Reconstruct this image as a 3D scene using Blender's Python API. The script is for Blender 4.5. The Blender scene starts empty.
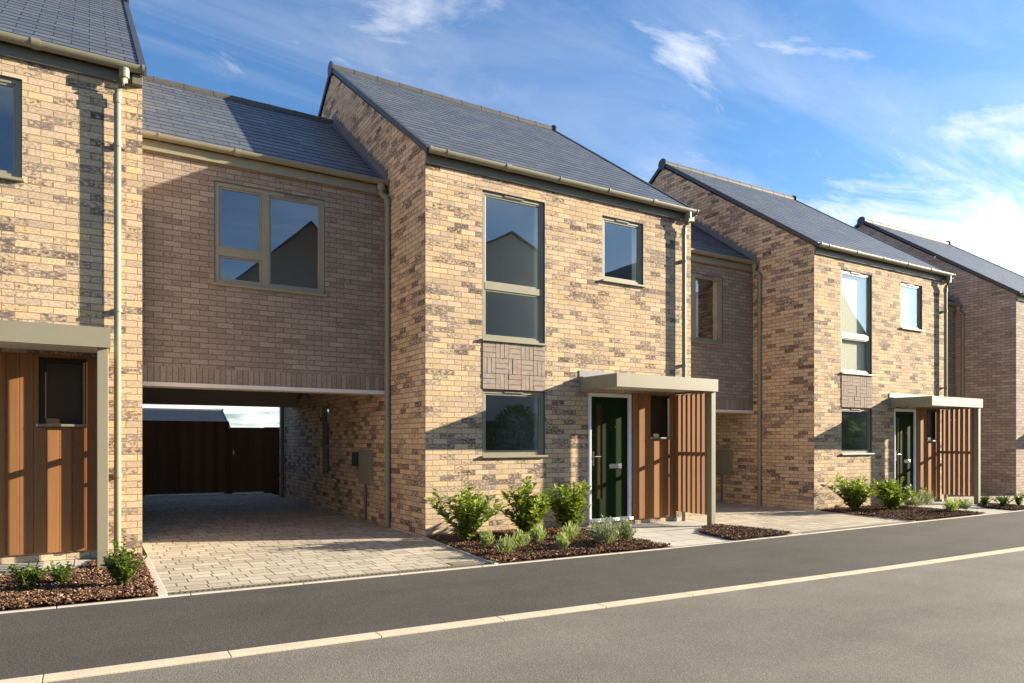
import bpy, bmesh, math, random
from mathutils import Vector, Matrix
random.seed(7)
C = bpy.context.scene.collection
R = math.radians

# ------------------------------------------------------------------ layout
XL, W, D, PT = 3.84, 4.916, 8.55, 8.265          # left wall of the middle house, house width, front line, pitch
DEP = 8.36                                        # house depth
SL = 0.707                                        # roof slope
LKW = PT - W                                      # width of a link building
EYE = 1.339
STEP = {-1: 0.113, 0: 0.0, 1: -0.048, 2: -0.092}
GX = [-400, -9.6, -1.4, 6.8, 15.1, 23.3, 60, 400]
GZ = [0.226, 0.226, 0.113, 0.0, -0.048, -0.092, -0.2, -0.2]
def gz(x):
    for i in range(len(GX) - 1):
        if x <= GX[i + 1]:
            return GZ[i] + (GZ[i + 1] - GZ[i]) * (x - GX[i]) / (GX[i + 1] - GX[i])
    return GZ[-1]
def y_edge(x): return 6.18 + 0.024 * max(-30, min(40, x))
def y_kerb(x): return 4.455 - 0.022 * max(-30, min(40, x))

# ------------------------------------------------------------------ materials
class NT:
    def __init__(s, name):
        s.m = bpy.data.materials.new(name); s.m.use_nodes = True
        s.t = s.m.node_tree; s.t.nodes.clear()
        s.out = s.t.nodes.new('ShaderNodeOutputMaterial')
        s.b = s.n('ShaderNodeBsdfPrincipled'); s.l(s.b.outputs[0], s.out.inputs[0])
    def n(s, typ, **k):
        nd = s.t.nodes.new(typ)
        for a, v in k.items(): setattr(nd, a, v)
        return nd
    def l(s, a, b): s.t.links.new(a, b)
    def val(s, nd, key, v):
        nd.inputs[key].default_value = v
    def math(s, op, a, b=None, clamp=False):
        nd = s.n('ShaderNodeMath', operation=op, use_clamp=clamp)
        for i, v in enumerate((a, b)):
            if v is None: continue
            if isinstance(v, (int, float)): nd.inputs[i].default_value = v
            else: s.l(v, nd.inputs[i])
        return nd.outputs[0]
    def noise(s, vec, scale, detail=4, rough=.55, dist=0.0):
        nd = s.n('ShaderNodeTexNoise'); s.val(nd, 'Scale', scale); s.val(nd, 'Detail', detail)
        s.val(nd, 'Roughness', rough); s.val(nd, 'Distortion', dist)
        if vec is not None: s.l(vec, nd.inputs['Vector'])
        return nd.outputs['Fac']
    def ramp(s, fac, stops, interp='LINEAR'):
        nd = s.n('ShaderNodeValToRGB'); cr = nd.color_ramp; cr.interpolation = interp
        while len(cr.elements) < len(stops): cr.elements.new(0.5)
        for e, (p, c) in zip(cr.elements, stops):
            e.position = p
            e.color = (c, c, c, 1) if isinstance(c, (int, float)) else (*c, 1)
        s.l(fac, nd.inputs[0]); return nd.outputs['Color']
    def mix(s, fac, a, b, mode='MIX'):
        nd = s.n('ShaderNodeMix', data_type='RGBA', blend_type=mode)
        for i, v in ((0, fac), (6, a), (7, b)):
            if isinstance(v, (int, float)): nd.inputs[i].default_value = v
            elif isinstance(v, tuple): nd.inputs[i].default_value = (*v, 1)
            else: s.l(v, nd.inputs[i])
        return nd.outputs[2]
    def mapping(s, vec, scale=(1, 1, 1), rot=(0, 0, 0), loc=(0, 0, 0)):
        nd = s.n('ShaderNodeMapping'); s.val(nd, 'Scale', scale); s.val(nd, 'Rotation', rot); s.val(nd, 'Location', loc)
        s.l(vec, nd.inputs['Vector']); return nd.outputs[0]
    def bump(s, h, strength=.5, dist=.01, normal=None):
        nd = s.n('ShaderNodeBump'); s.val(nd, 'Strength', strength); s.val(nd, 'Distance', dist)
        s.l(h, nd.inputs['Height'])
        if normal is not None: s.l(normal, nd.inputs['Normal'])
        return nd.outputs[0]
    def fin(s, col=None, rough=.8, normal=None, spec=None, metal=None):
        if col is not None:
            if isinstance(col, tuple): s.val(s.b, 'Base Color', (*col, 1))
            else: s.l(col, s.b.inputs['Base Color'])
        if isinstance(rough, (int, float)): s.val(s.b, 'Roughness', rough)
        else: s.l(rough, s.b.inputs['Roughness'])
        if normal is not None: s.l(normal, s.b.inputs['Normal'])
        if spec is not None: s.val(s.b, 'Specular IOR Level', spec)
        if metal is not None: s.val(s.b, 'Metallic', metal)
        return s.m

def uv_of(t, own=True):
    """UV in metres, shifted by whole objects so that copies do not repeat each other's pattern."""
    tc = t.n('ShaderNodeTexCoord')
    if not own: return tc.outputs['UV']
    oi = t.n('ShaderNodeObjectInfo')
    sep = t.n('ShaderNodeSeparateXYZ'); t.l(oi.outputs['Location'], sep.inputs[0])
    k = t.math('MULTIPLY', t.math('FLOOR', t.math('MULTIPLY', sep.outputs[0], 3.0)), 13 * BW)
    cb = t.n('ShaderNodeCombineXYZ'); t.l(k, cb.inputs[0])
    va = t.n('ShaderNodeVectorMath', operation='ADD'); t.l(tc.outputs['UV'], va.inputs[0]); t.l(cb.outputs[0], va.inputs[1])
    return va.outputs[0]

BW, BH = 0.2165, 0.0722
def brick_nodes(t, vec, mortar=.0042, offset=.5, bw=BW, bh=BH, smooth=.15, squash=1.0):
    def one(v, msize):
        b = t.n('ShaderNodeTexBrick'); b.offset = offset; b.offset_frequency = 2; b.squash = squash; b.squash_frequency = 3
        t.val(b, 'Scale', 1.0); t.val(b, 'Brick Width', bw); t.val(b, 'Row Height', bh)
        t.val(b, 'Mortar Size', msize); t.val(b, 'Mortar Smooth', smooth); t.val(b, 'Bias', 0.0)
        t.val(b, 'Color1', (0, 0, 0, 1)); t.val(b, 'Color2', (1, 1, 1, 1)); t.val(b, 'Mortar', (.5, .5, .5, 1))
        t.l(v, b.inputs['Vector']); return b
    a = one(vec, mortar)
    b = one(t.mapping(vec, loc=(bw * 57, bh * 38, 0)), 0.0)
    c = one(t.mapping(vec, loc=(bw * 23, bh * 114, 0)), 0.0)
    a0 = one(vec, 0.0)
    return a.outputs['Fac'], a0.outputs['Color'], b.outputs['Color'], c.outputs['Color']

def plaster_inside(t, col=(.66, .65, .61)):
    """the inner face of an outside wall is plastered"""
    pl = t.n('ShaderNodeBsdfDiffuse'); t.val(pl, 'Color', (*col, 1))
    g = t.n('ShaderNodeNewGeometry'); mx = t.n('ShaderNodeMixShader')
    t.l(g.outputs['Backfacing'], mx.inputs[0]); t.l(t.b.outputs[0], mx.inputs[1]); t.l(pl.outputs[0], mx.inputs[2])
    t.l(mx.outputs[0], t.out.inputs[0])

def mat_brick(name, stops, dark, dark_amt, mortar_col, mortar=.0042, offset=.5, streak=.9, wob=.5):
    t = NT(name); uv = uv_of(t)
    # courses are laid by hand: a slight wobble of the joints
    wn = t.n('ShaderNodeTexNoise'); t.val(wn, 'Scale', 5.0); t.val(wn, 'Detail', 3.0); t.l(uv, wn.inputs['Vector'])
    vm = t.n('ShaderNodeVectorMath', operation='MULTIPLY_ADD'); t.l(wn.outputs['Color'], vm.inputs[0])
    vm.inputs[1].default_value = (.012 * wob, .010 * wob, 0); t.l(uv, vm.inputs[2])
    v = vm.outputs[0]
    fac, r1, r2, r3 = brick_nodes(t, v, mortar, offset)
    base = t.ramp(r1, stops)
    fine = t.noise(uv, 55, 6, .7)
    mid = t.noise(t.mapping(uv, scale=(11, 20, 1)), 1.9, 5, .7, .15)
    big = t.noise(uv, .9, 3, .5)
    # kiln smudges: strong on some bricks, none on most
    m = t.math('ADD', t.math('MULTIPLY', t.math('SUBTRACT', r2, 1 - dark_amt), 1.5), t.math('MULTIPLY', t.math('SUBTRACT', big, .5), .3))
    m = t.math('ADD', m, t.math('MULTIPLY', t.math('SUBTRACT', mid, .52), 4.0))
    m = t.math('MULTIPLY', t.ramp(m, [(.08, 0.0), (.5, 1.0)]), streak)
    darkc = t.ramp(r3, [(0, dark[0]), (.55, dark[1]), (1, dark[2])])
    col = t.mix(m, base, darkc)
    grain = t.noise(t.mapping(uv, scale=(22, 40, 1)), 1.3, 4, .75)
    col = t.mix(.75, col, t.ramp(fine, [(.25, .5), (.75, 1.42)]), 'MULTIPLY')
    col = t.mix(.7, col, t.ramp(grain, [(.3, .68), (.7, 1.25)]), 'MULTIPLY')
    col = t.mix(.6, col, t.ramp(r3, [(0, .78), (1, 1.18)]), 'MULTIPLY')
    mc = t.mix(.5, mortar_col, t.ramp(fine, [(.3, .5), (.7, 1.3)]), 'MULTIPLY')
    mf = t.ramp(fac, [(.15, 0.0), (.75, 1.0)])
    col = t.mix(mf, col, mc)
    h = t.math('SUBTRACT', t.math('ADD', t.math('MULTIPLY', fine, .35), t.math('MULTIPLY', mid, .3)), t.math('MULTIPLY', fac, 1.0))
    h = t.math('ADD', h, t.math('ADD', t.math('MULTIPLY', r2, .35), t.math('MULTIPLY', grain, .55)))
    t.fin(col, .9, t.bump(h, .75, .006), spec=.25)
    plaster_inside(t)
    return t.m

def mat_simple(name, col, rough=.5, var=.12, scale=8, bump=.05, bscale=120, spec=None, metal=None):
    t = NT(name); tc = t.n('ShaderNodeTexCoord').outputs['Object']
    n = t.noise(tc, scale, 5, .6)
    c = t.mix(1.0, col, t.ramp(n, [(.25, 1 - var), (.75, 1 + var)]), 'MULTIPLY')
    n2 = t.noise(tc, bscale, 3)
    r = t.math('ADD', rough - .08, t.math('MULTIPLY', n, .16))
    return t.fin(c, r, t.bump(n2, bump, .004), spec, metal)

BUFF = [(0, (.57, .415, .235)), (.3, (.56, .42, .262)), (.55, (.51, .385, .265)), (.8, (.475, .355, .255)), (1, (.58, .455, .30))]
DARK = ((.068, .054, .058), (.125, .100, .098), (.21, .17, .155))
M = {}
M['brick'] = mat_brick('buff_brick', BUFF, DARK, .44, (.25, .19, .125), .0048)
M['brick_side'] = mat_brick('buff_brick_gable', [(0, (.62, .45, .28)), (.5, (.58, .43, .30)), (1, (.65, .50, .325))],
                            ((.085, .058, .06), (.15, .105, .10), (.25, .18, .155)), .47, (.22, .165, .11), .0048)
LINKC = [(0, (.26, .212, .175)), (.5, (.295, .244, .203)), (1, (.335, .28, .234))]
LINKD = ((.12, .09, .085), (.2, .15, .135), (.26, .2, .18))
M['brick_link'] = mat_brick('brown_grey_brick', LINKC, LINKD, .1, (.15, .105, .075), .0045, wob=.3)
M['brick_soldier'] = mat_brick('soldier_course_brick', LINKC, LINKD, .1, (.15, .105, .075), .0045, offset=0.0, wob=.3)
M['brick_far'] = mat_brick('pinkish_brown_brick', [(0, (.31, .25, .212)), (.5, (.36, .295, .252)), (1, (.42, .345, .295))],
                           LINKD, .2, (.17, .125, .1), .0045)
M['brick_panel'] = mat_simple('basket_brick', (.31, .25, .21), .9, .25, 14, .5, 60, spec=.2)
M['mortar'] = mat_simple('mortar', (.20, .155, .115), .95, .2, 20, .4, 90)
M['plaster'] = mat_simple('plaster', (.72, .71, .67), .9, .04, 3)
M['render'] = mat_simple('pale_render', (.74, .74, .66), .9, .06, 3)
M['ceiling_board'] = mat_simple('ceiling_board', (.34, .31, .27), .8, .06, 3)

def mat_slate():
    t = NT('slate_tiles'); uv = uv_of(t)
    fac, r1, r2, r3 = brick_nodes(t, uv, .005, .5, .33, .2, .0)
    n = t.noise(uv, 14, 6, .65); nb = t.noise(uv, .7, 4, .6)
    col = t.ramp(r1, [(0, (.072, .082, .100)), (.5, (.084, .095, .114)), (1, (.097, .108, .128))])
    col = t.mix(.5, col, t.ramp(n, [(.3, .7), (.7, 1.3)]), 'MULTIPLY')
    col = t.mix(.4, col, t.ramp(nb, [(.3, .85), (.7, 1.15)]), 'MULTIPLY')
    col = t.mix(fac, col, (.012, .012, .014))
    h = t.math('SUBTRACT', t.math('ADD', t.math('MULTIPLY', n, .3), t.math('MULTIPLY', r2, .5)), t.math('MULTIPLY', fac, 1.5))
    rg = t.math('ADD', .36, t.math('MULTIPLY', r3, .16))
    return t.fin(col, rg, t.bump(h, .55, .005), spec=.45)
M['slate'] = mat_slate()
M['blue_slate'] = mat_simple('blue_grey_slate', (.018, .027, .042), .7, .1, 4, .1, spec=.1)
M['verge'] = mat_simple('dark_grey_verge', (.035, .04, .05), .5, .1, 4)
M['ridge'] = mat_simple('grey_ridge_tile', (.06, .058, .058), .65, .15, 6, .2)
M['lead'] = mat_simple('lead_flashing', (.20, .205, .225), .55, .15, 6, .1, 30)
M['lead_dark'] = mat_simple('weathered_lead', (.12, .125, .14), .6, .15, 6, .1, 30)
M['olive'] = mat_simple('olive_metal', (.225, .208, .145), .5, .06, 3, .03)
M['olive_frame'] = mat_simple('olive_frame', (.25, .232, .165), .45, .05, 4, .02)
M['olive_dark'] = mat_simple('olive_dark_metal', (.15, .136, .10), .5, .06, 3, .02)
M['reveal'] = mat_simple('reveal_shade_grey', (.10, .105, .105), .5, .05, 3, .02)  # shade of the window jambs put into the colour
M['dark_frame'] = mat_simple('dark_bronze_frame', (.03, .021, .014), .5, .1, 5, .02, spec=.15)
M['white'] = mat_simple('white_frame', (.74, .74, .75), .4, .03, 4, .02)
M['white_strip'] = mat_simple('white_lintel', (.70, .67, .62), .5, .05, 4, .03)
M['door'] = mat_simple('dark_green_door', (.010, .021, .006), .6, .08, 3, .02, spec=.06)
M['steel'] = mat_simple('brushed_steel', (.62, .60, .56), .28, .05, 9, .02, metal=1.0)
M['black'] = mat_simple('black_plastic', (.02, .02, .021), .45, .1, 6, .02)
M['blind'] = mat_simple('cream_blind', (.86, .81, .68), .85, .04, 5, .1, 200)
M['blind_white'] = mat_simple('white_blind', (.88, .87, .84), .85, .03, 5, .1, 200)

def mat_glass():
    t = NT('window_glass')
    tr = t.n('ShaderNodeBsdfTransparent'); t.val(tr, 'Color', (.91, .95, .93, 1))
    gl = t.n('ShaderNodeBsdfGlossy'); t.val(gl, 'Roughness', .004); t.val(gl, 'Color', (.93, .96, 1.0, 1))
    ge = t.n('ShaderNodeNewGeometry'); dp = t.n('ShaderNodeVectorMath', operation='DOT_PRODUCT')
    t.l(ge.outputs['Incoming'], dp.inputs[0]); t.l(ge.outputs['Normal'], dp.inputs[1])
    sch = t.math('POWER', t.math('SUBTRACT', 1.0, t.math('ABSOLUTE', dp.outputs['Value'])), 4.0)
    tc = t.n('ShaderNodeTexCoord').outputs['Object']
    bp = t.bump(t.noise(tc, 1.1, 1), .05, .02); t.l(bp, gl.inputs['Normal'])
    f = t.math('ADD', t.math('MULTIPLY', sch, .8), .18, clamp=True)   # coated double glazing
    mx = t.n('ShaderNodeMixShader'); t.l(f, mx.inputs[0]); t.l(tr.outputs[0], mx.inputs[1]); t.l(gl.outputs[0], mx.inputs[2])
    t.l(mx.outputs[0], t.out.inputs[0]); return t.m
M['glass'] = mat_glass()
def mat_obscure():
    t = NT('bronze_glass'); tc = t.n('ShaderNodeTexCoord').outputs['Object']
    return t.fin((.05, .031, .014), .3, t.bump(t.noise(tc, 60, 2), .06, .003), spec=.15)
M['glass_dark'] = mat_obscure()

def mat_timber(name, c0, c1, bw, rough=.75):
    t = NT(name); uv = uv_of(t, False)
    sep = t.n('ShaderNodeSeparateXYZ'); t.l(uv, sep.inputs[0])
    idx = t.math('FLOOR', t.math('DIVIDE', sep.outputs[0], bw))
    wn = t.n('ShaderNodeTexWhiteNoise', noise_dimensions='1D'); t.l(idx, wn.inputs['W'])
    cb = t.n('ShaderNodeCombineXYZ'); t.l(t.math('MULTIPLY', wn.outputs[0], 9.0), cb.inputs[2])
    va = t.n('ShaderNodeVectorMath', operation='ADD'); t.l(t.mapping(uv, scale=(38, 1.6, 1)), va.inputs[0]); t.l(cb.outputs[0], va.inputs[1])
    g = t.noise(va.outputs[0], 1.0, 6, .65, .8)
    col = t.mix(t.math('ADD', t.math('MULTIPLY', g, .6), t.math('MULTIPLY', wn.outputs[0], .4)), c0, c1)
    return t.fin(col, rough, t.bump(g, .25, .004), spec=.3)
M['cedar'] = mat_timber('cedar_boards', (.145, .06, .022), (.40, .185, .07), .112)
M['fence'] = mat_timber('dark_brown_boards', (.05, .024, .013), (.19, .095, .05), .14)

def tc_obj(t): return t.n('ShaderNodeTexCoord').outputs['Object']
def mat_asphalt(name, col, agg=.2):
    t = NT(name); v = tc_obj(t)
    vo = t.n('ShaderNodeTexVoronoi'); t.val(vo, 'Scale', 130.0); t.l(v, vo.inputs['Vector'])
    sp = t.n('ShaderNodeSeparateColor'); t.l(vo.outputs['Color'], sp.inputs[0])
    n = t.noise(v, 1.2, 5, .6); n2 = t.noise(t.mapping(v, scale=(.25, 2.2, 1)), 1.0, 4, .6); f = t.noise(v, 60, 4, .7)
    c = t.mix(1.0, col, t.ramp(sp.outputs[0], [(0, 1 - agg), (.8, 1 + agg * .5), (1, 1 + agg * 2.2)]), 'MULTIPLY')
    c = t.mix(.8, c, t.ramp(n, [(.3, .84), (.7, 1.16)]), 'MULTIPLY')
    c = t.mix(.6, c, t.ramp(n2, [(.3, .84), (.7, 1.14)]), 'MULTIPLY')
    h = t.math('ADD', vo.outputs['Distance'], f)
    st = t.noise(v, .35, 6, .7, .8); c = t.mix(.7, c, t.ramp(st, [(.35, .86), (.5, 1.0), (.62, 1.0), (.72, .9)]), 'MULTIPLY')
    return t.fin(c, .88, t.bump(h, .3, .005), spec=.3)
M['asphalt_path'] = mat_asphalt('footway_asphalt', (.062, .057, .051))
M['asphalt_road'] = mat_asphalt('road_asphalt', (.150, .137, .118), .18)
M['kerb'] = mat_simple('kerb_concrete', (.52, .44, .33), .85, .12, 5, .3, 60)
M['edging'] = mat_simple('edging_concrete', (.46, .42, .36), .85, .15, 6, .3, 60)
def mat_paver(name, bw, bh, c0, c1, swap=True):
    t = NT(name); v = tc_obj(t); ms = .009
    if swap: v = t.mapping(v, rot=(0, 0, R(90)))
    fac, r1, r2, r3 = brick_nodes(t, v, .008, .42, bw, bh, .3, .7)
    n = t.noise(v, 30, 5, .65); nb = t.noise(v, .8, 4, .55)
    c = t.mix(r1, c0, c1)
    c = t.mix(.5, c, t.ramp(n, [(.3, .75), (.7, 1.25)]), 'MULTIPLY')
    c = t.mix(.7, c, t.ramp(nb, [(.3, .82), (.7, 1.14)]), 'MULTIPLY')
    c = t.mix(t.ramp(fac, [(.2, 0.0), (.8, 1.0)]), c, (.13, .105, .08))
    h = t.math('SUBTRACT', t.math('ADD', t.math('MULTIPLY', n, .25), t.math('MULTIPLY', r2, .6)), fac)
    return t.fin(c, .88, t.bump(h, .6, .006), spec=.3)
M['paver'] = mat_paver('buff_block_paving', .25, .165, (.33, .29, .23), (.46, .41, .33), False)
M['flag'] = mat_paver('grey_flag_paving', .45, .45, (.40, .375, .33), (.47, .44, .385), False)
def mat_soil():
    t = NT('bark_mulch'); v = tc_obj(t)
    n = t.noise(v, 45, 5, .7); n2 = t.noise(v, 9, 4, .6)
    c = t.ramp(n, [(.3, (.035, .016, .009)), (.55, (.10, .05, .026)), (.75, (.20, .115, .06))])
    return t.fin(c, .95, t.bump(t.math('ADD', n, n2), 1.0, .02), spec=.15)
M['mulch'] = mat_soil()
def mat_chip():
    t = NT('bark_chip'); g = t.n('ShaderNodeNewGeometry')
    c = t.ramp(g.outputs['Random Per Island'], [(0, (.035, .018, .011)), (.45, (.09, .046, .026)), (.8, (.18, .10, .058)), (1, (.40, .27, .17))])
    return t.fin(c, .9, spec=.2)
M['chip'] = mat_chip()
def mat_grass():
    t = NT('rough_grass'); v = tc_obj(t); n = t.noise(v, 6, 6, .7); n2 = t.noise(v, .12, 4)
    c = t.mix(n2, t.ramp(n, [(.3, (.03, .05, .015)), (.7, (.08, .11, .035))]), (.11, .10, .05))
    return t.fin(c, .95, t.bump(n, .8, .03), spec=.1)
M['grass'] = mat_grass()
def mat_leaf(name, c0, c1, c2, trans=.35, rough=.4):
    t = NT(name); g = t.n('ShaderNodeNewGeometry')
    c = t.ramp(g.outputs['Random Per Island'], [(0, c0), (.5, c1), (1, c2)])
    t.fin(c, rough, spec=.45)
    tl = t.n('ShaderNodeBsdfTranslucent'); t.l(t.mix(1.0, c, (1.3, 1.5, .5), 'MULTIPLY'), tl.inputs['Color'])
    mx = t.n('ShaderNodeMixShader'); mx.inputs[0].default_value = trans
    t.l(t.b.outputs[0], mx.inputs[1]); t.l(tl.outputs[0], mx.inputs[2]); t.l(mx.outputs[0], t.out.inputs[0])
    return t.m
M['laurel'] = mat_leaf('laurel_leaf', (.09, .14, .02), (.19, .25, .04), (.36, .39, .08))
M['lime'] = mat_leaf('lime_leaf', (.07, .12, .02), (.12, .18, .03), (.2, .26, .06))
M['lavender'] = mat_leaf('lavender_leaf', (.22, .26, .14), (.32, .36, .20), (.42, .45, .27), .35, .7)
M['silver'] = mat_leaf('silver_leaf', (.20, .22, .15), (.28, .30, .21), (.36, .37, .27), .2, .8)
M['stem'] = mat_simple('shrub_stem', (.10, .07, .04), .85, .2, 20)

# ------------------------------------------------------------------ mesh building
class MB:
    def __init__(s): s.v = []; s.f = []; s.uv = []; s.mi = []; s.sm = []
    def face(s, pts, uv=None, mi=0, smooth=False):
        pts = [Vector(p) for p in pts]
        if uv is None:
            nrm = (pts[1] - pts[0]).cross(pts[2] - pts[0])
            a = max(range(3), key=lambda i: abs(nrm[i]))
            uv = [(p.y, p.z) if a == 0 else (p.x, p.z) if a == 1 else (p.x, p.y) for p in pts]
        i = len(s.v); s.v += pts; s.f.append(list(range(i, i + len(pts)))); s.uv += list(uv); s.mi.append(mi); s.sm.append(smooth)
        return s
    def box(s, x0, x1, y0, y1, z0, z1, mi=0, skip=''):
        q = lambda *p: s.face(p, None, mi)
        if 'd' not in skip: q((x0, y0, z0), (x0, y1, z0), (x1, y1, z0), (x1, y0, z0))
        if 'u' not in skip: q((x0, y0, z1), (x1, y0, z1), (x1, y1, z1), (x0, y1, z1))
        if 'f' not in skip: q((x0, y0, z0), (x1, y0, z0), (x1, y0, z1), (x0, y0, z1))
        if 'b' not in skip: q((x1, y1, z0), (x0, y1, z0), (x0, y1, z1), (x1, y1, z1))
        if 'l' not in skip: q((x0, y1, z0), (x0, y0, z0), (x0, y0, z1), (x0, y1, z1))
        if 'r' not in skip: q((x1, y0, z0), (x1, y1, z0), (x1, y1, z1), (x1, y0, z1))
        return s
    def tube(s, pts, r, n=12, caps=True, mi=0, r1=None):
        pts = [Vector(p) for p in pts]; rings = []
        for k, p in enumerate(pts):
            t = (pts[min(k + 1, len(pts) - 1)] - pts[max(k - 1, 0)]).normalized()
            a = Vector((0, 0, 1)) if abs(t.z) < .9 else Vector((1, 0, 0))
            u = t.cross(a).normalized(); w = t.cross(u)
            rr = r if r1 is None else r + (r1 - r) * k / (len(pts) - 1)
            rings.append([p + (u * math.cos(2 * math.pi * i / n) + w * math.sin(2 * math.pi * i / n)) * rr for i in range(n)])
        base = len(s.v)
        for rg in rings: s.v += rg
        for k in range(len(rings) - 1):
            for i in range(n):
                j = (i + 1) % n
                s.f.append([base + k * n + i, base + k * n + j, base + (k + 1) * n + j, base + (k + 1) * n + i])
                s.uv += [(i / n, k), ((i + 1) / n, k), ((i + 1) / n, k + 1), (i / n, k + 1)]; s.mi.append(mi); s.sm.append(True)
        if caps:
            for rg in (rings[0][::-1], rings[-1]): s.face(rg, [(0, 0)] * n, mi)
        return s
    def prism_x(s, prof, x0, x1, mi=0, smooth=False):
        """closed profile of (y, z) points extruded along x"""
        n = len(prof)
        for i in range(n):
            a, b = prof[i], prof[(i + 1) % n]
            s.face([(x0, *a), (x1, *a), (x1, *b), (x0, *b)], None, mi, smooth)
        s.face([(x0, *p) for p in prof], None, mi); s.face([(x1, *p) for p in reversed(prof)], None, mi)
        return s
    def build(s, name, mats, parent=None, bevel=0, fix=False):
        me = bpy.data.meshes.new(name)
        me.from_pydata([tuple(p) for p in s.v], [], s.f)
        ul = me.uv_layers.new(name='UVMap')
        k = 0
        for p in me.polygons:
            for li in p.loop_indices: ul.data[li].uv = s.uv[k]; k += 1
        if not isinstance(mats, (list, tuple)): mats = [mats]
        for m in mats: me.materials.append(m)
        me.polygons.foreach_set('material_index', s.mi)
        me.polygons.foreach_set('use_smooth', s.sm)
        if fix:
            bm = bmesh.new(); bm.from_mesh(me); bmesh.ops.remove_doubles(bm, verts=bm.verts, dist=1e-5)
            bmesh.ops.recalc_face_normals(bm, faces=bm.faces); bm.to_mesh(me); bm.free()
        me.update()
        o = bpy.data.objects.new(name, me); C.objects.link(o)
        if parent is not None: o.parent = parent
        if bevel:
            bpy_b = o.modifiers.new('edge', 'BEVEL'); bpy_b.width = bevel; bpy_b.segments = 2; bpy_b.limit_method = 'ANGLE'
            if not fix:
                bm = bmesh.new(); bm.from_mesh(me); bmesh.ops.remove_doubles(bm, verts=bm.verts, dist=1e-5); bm.to_mesh(me); bm.free()
        return o
def box_obj(name, dims, mat, parent, bevel=.004):
    return MB().box(*dims).build(name, mat, parent, bevel)
def thing(name, label, cat, loc=(0, 0, 0), group=None):
    o = bpy.data.objects.new(name, None); C.objects.link(o); o.location = loc; o.empty_display_size = .2
    return tag(o, label, cat, group)
def tag(o, label, cat, group=None):
    o['label'] = label; o['category'] = cat
    if group: o['group'] = group
    return o
def structure(o, kind='structure'):
    o['kind'] = kind; return o
def copy_tree(o, parent=None):
    c = o.copy(); C.objects.link(c)
    if parent is not None: c.parent = parent
    for ch in list(o.children): copy_tree(ch, c)
    return c

def wall_grid(mb, p, u_cuts, z_cuts, holes, mi=0):
    """flat wall of rectangles with openings; p(u, z) gives the 3D point, wound so the normal looks outside"""
    us = sorted(set(u_cuts + [h[0] for h in holes] + [h[1] for h in holes]))
    zs = sorted(set(z_cuts + [h[2] for h in holes] + [h[3] for h in holes]))
    for a, b in zip(us, us[1:]):
        for c, d in zip(zs, zs[1:]):
            um, zm = (a + b) / 2, (c + d) / 2
            if any(h[0] < um < h[1] and h[2] < zm < h[3] for h in holes): continue
            mb.face([p(a, c), p(b, c), p(b, d), p(a, d)], [(a, c), (b, c), (b, d), (a, d)], mi)

# ------------------------------------------------------------------ building parts (all in the house's own frame)
def make_window(parent, x0, x1, z0, z1, y=0.0, transoms=(), mull=None, frame='olive_frame', setback=.03, fw=.052, sill=True, vent=True, name='window', left_transom=None):
    """a window in a front wall whose face is at y; opening x0..x1, z0..z1"""
    yf = y + setback
    w = MB()
    # dark strips round the reveal, their grey standing for jamb shade
    t = .006
    w.box(x0, x0 + t, y + .004, yf, z0, z1, 1); w.box(x1 - t, x1, y + .004, yf, z0, z1, 1)
    w.box(x0 + t, x1 - t, y + .004, yf, z1 - t, z1, 1)
    w.box(x0 + t, x1 - t, y + .004, yf, z0, z0 + t, 1)
    # frame members
    w.box(x0, x0 + fw, yf, yf + .07, z0, z1); w.box(x1 - fw, x1, yf, yf + .07, z0, z1)
    w.box(x0 + fw, x1 - fw, yf, yf + .07, z0, z0 + fw); w.box(x0 + fw, x1 - fw, yf, yf + .07, z1 - fw, z1)
    cells = []
    xs = [(x0 + fw, x1 - fw)]
    if mull:
        w.box(mull - fw * .8, mull + fw * .8, yf - .002, yf + .07, z0 + fw, z1 - fw)
        xs = [(x0 + fw, mull - fw * .8), (mull + fw * .8, x1 - fw)]
    for k, (a, b) in enumerate(xs):
        cuts = list(transoms)
        if left_transom and k == 0: cuts = [left_transom]
        lo = z0 + fw
        for c in cuts:
            w.box(a, b, yf - .003, yf + .07, c - fw * .9, c + fw * .9); cells.append((a, b, lo, c - fw * .9)); lo = c + fw * .9
        cells.append((a, b, lo, z1 - fw))
    # plaster reveal inside
    w.box(x0 - .001, x0 + .012, yf + .072, yf + .24, z0, z1, 2); w.box(x1 - .012, x1 + .001, yf + .072, yf + .24, z0, z1, 2)
    w.box(x0, x1, yf + .072, yf + .24, z1 - .012, z1, 2); w.box(x0, x1, yf + .072, yf + .27, z0 - .012, z0 + .012, 2)
    o = w.build(name, [M[frame], M['reveal'], M['plaster']], parent)
    for (a, b, c, d) in cells:
        # opening sash inside each light, then its pane
        s = .026
        sb = MB(); sb.box(a, a + s, yf + .012, yf + .055, c, d); sb.box(b - s, b, yf + .012, yf + .055, c, d)
        sb.box(a + s, b - s, yf + .012, yf + .055, c, c + s); sb.box(a + s, b - s, yf + .012, yf + .055, d - s, d)
        sb.build('sash', M[frame], o, .004)
        g = MB().face([(a + s, yf + .03, c + s), (b - s, yf + .03, c + s), (b - s, yf + .03, d - s), (a + s, yf + .03, d - s)])
        g.build('pane', M['glass'], o)
    if sill:
        sp = MB(); sp.box(x0 - .02, x1 + .02, y - .045, yf, z0 - .026, z0 + .006)
        sp.build('sill', M['olive_frame'], o, .005)
    if vent:
        xm = (x0 + x1) / 2 if not mull else (mull + x1) / 2
        vw = min(.32, (x1 - x0) * .3)
        MB().box(xm - vw / 2, xm + vw / 2, yf - .012, yf + .004, z1 - fw * .78, z1 - fw * .3).build('trickle_vent', M['olive_dark'], o, .003)
    return o

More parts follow.
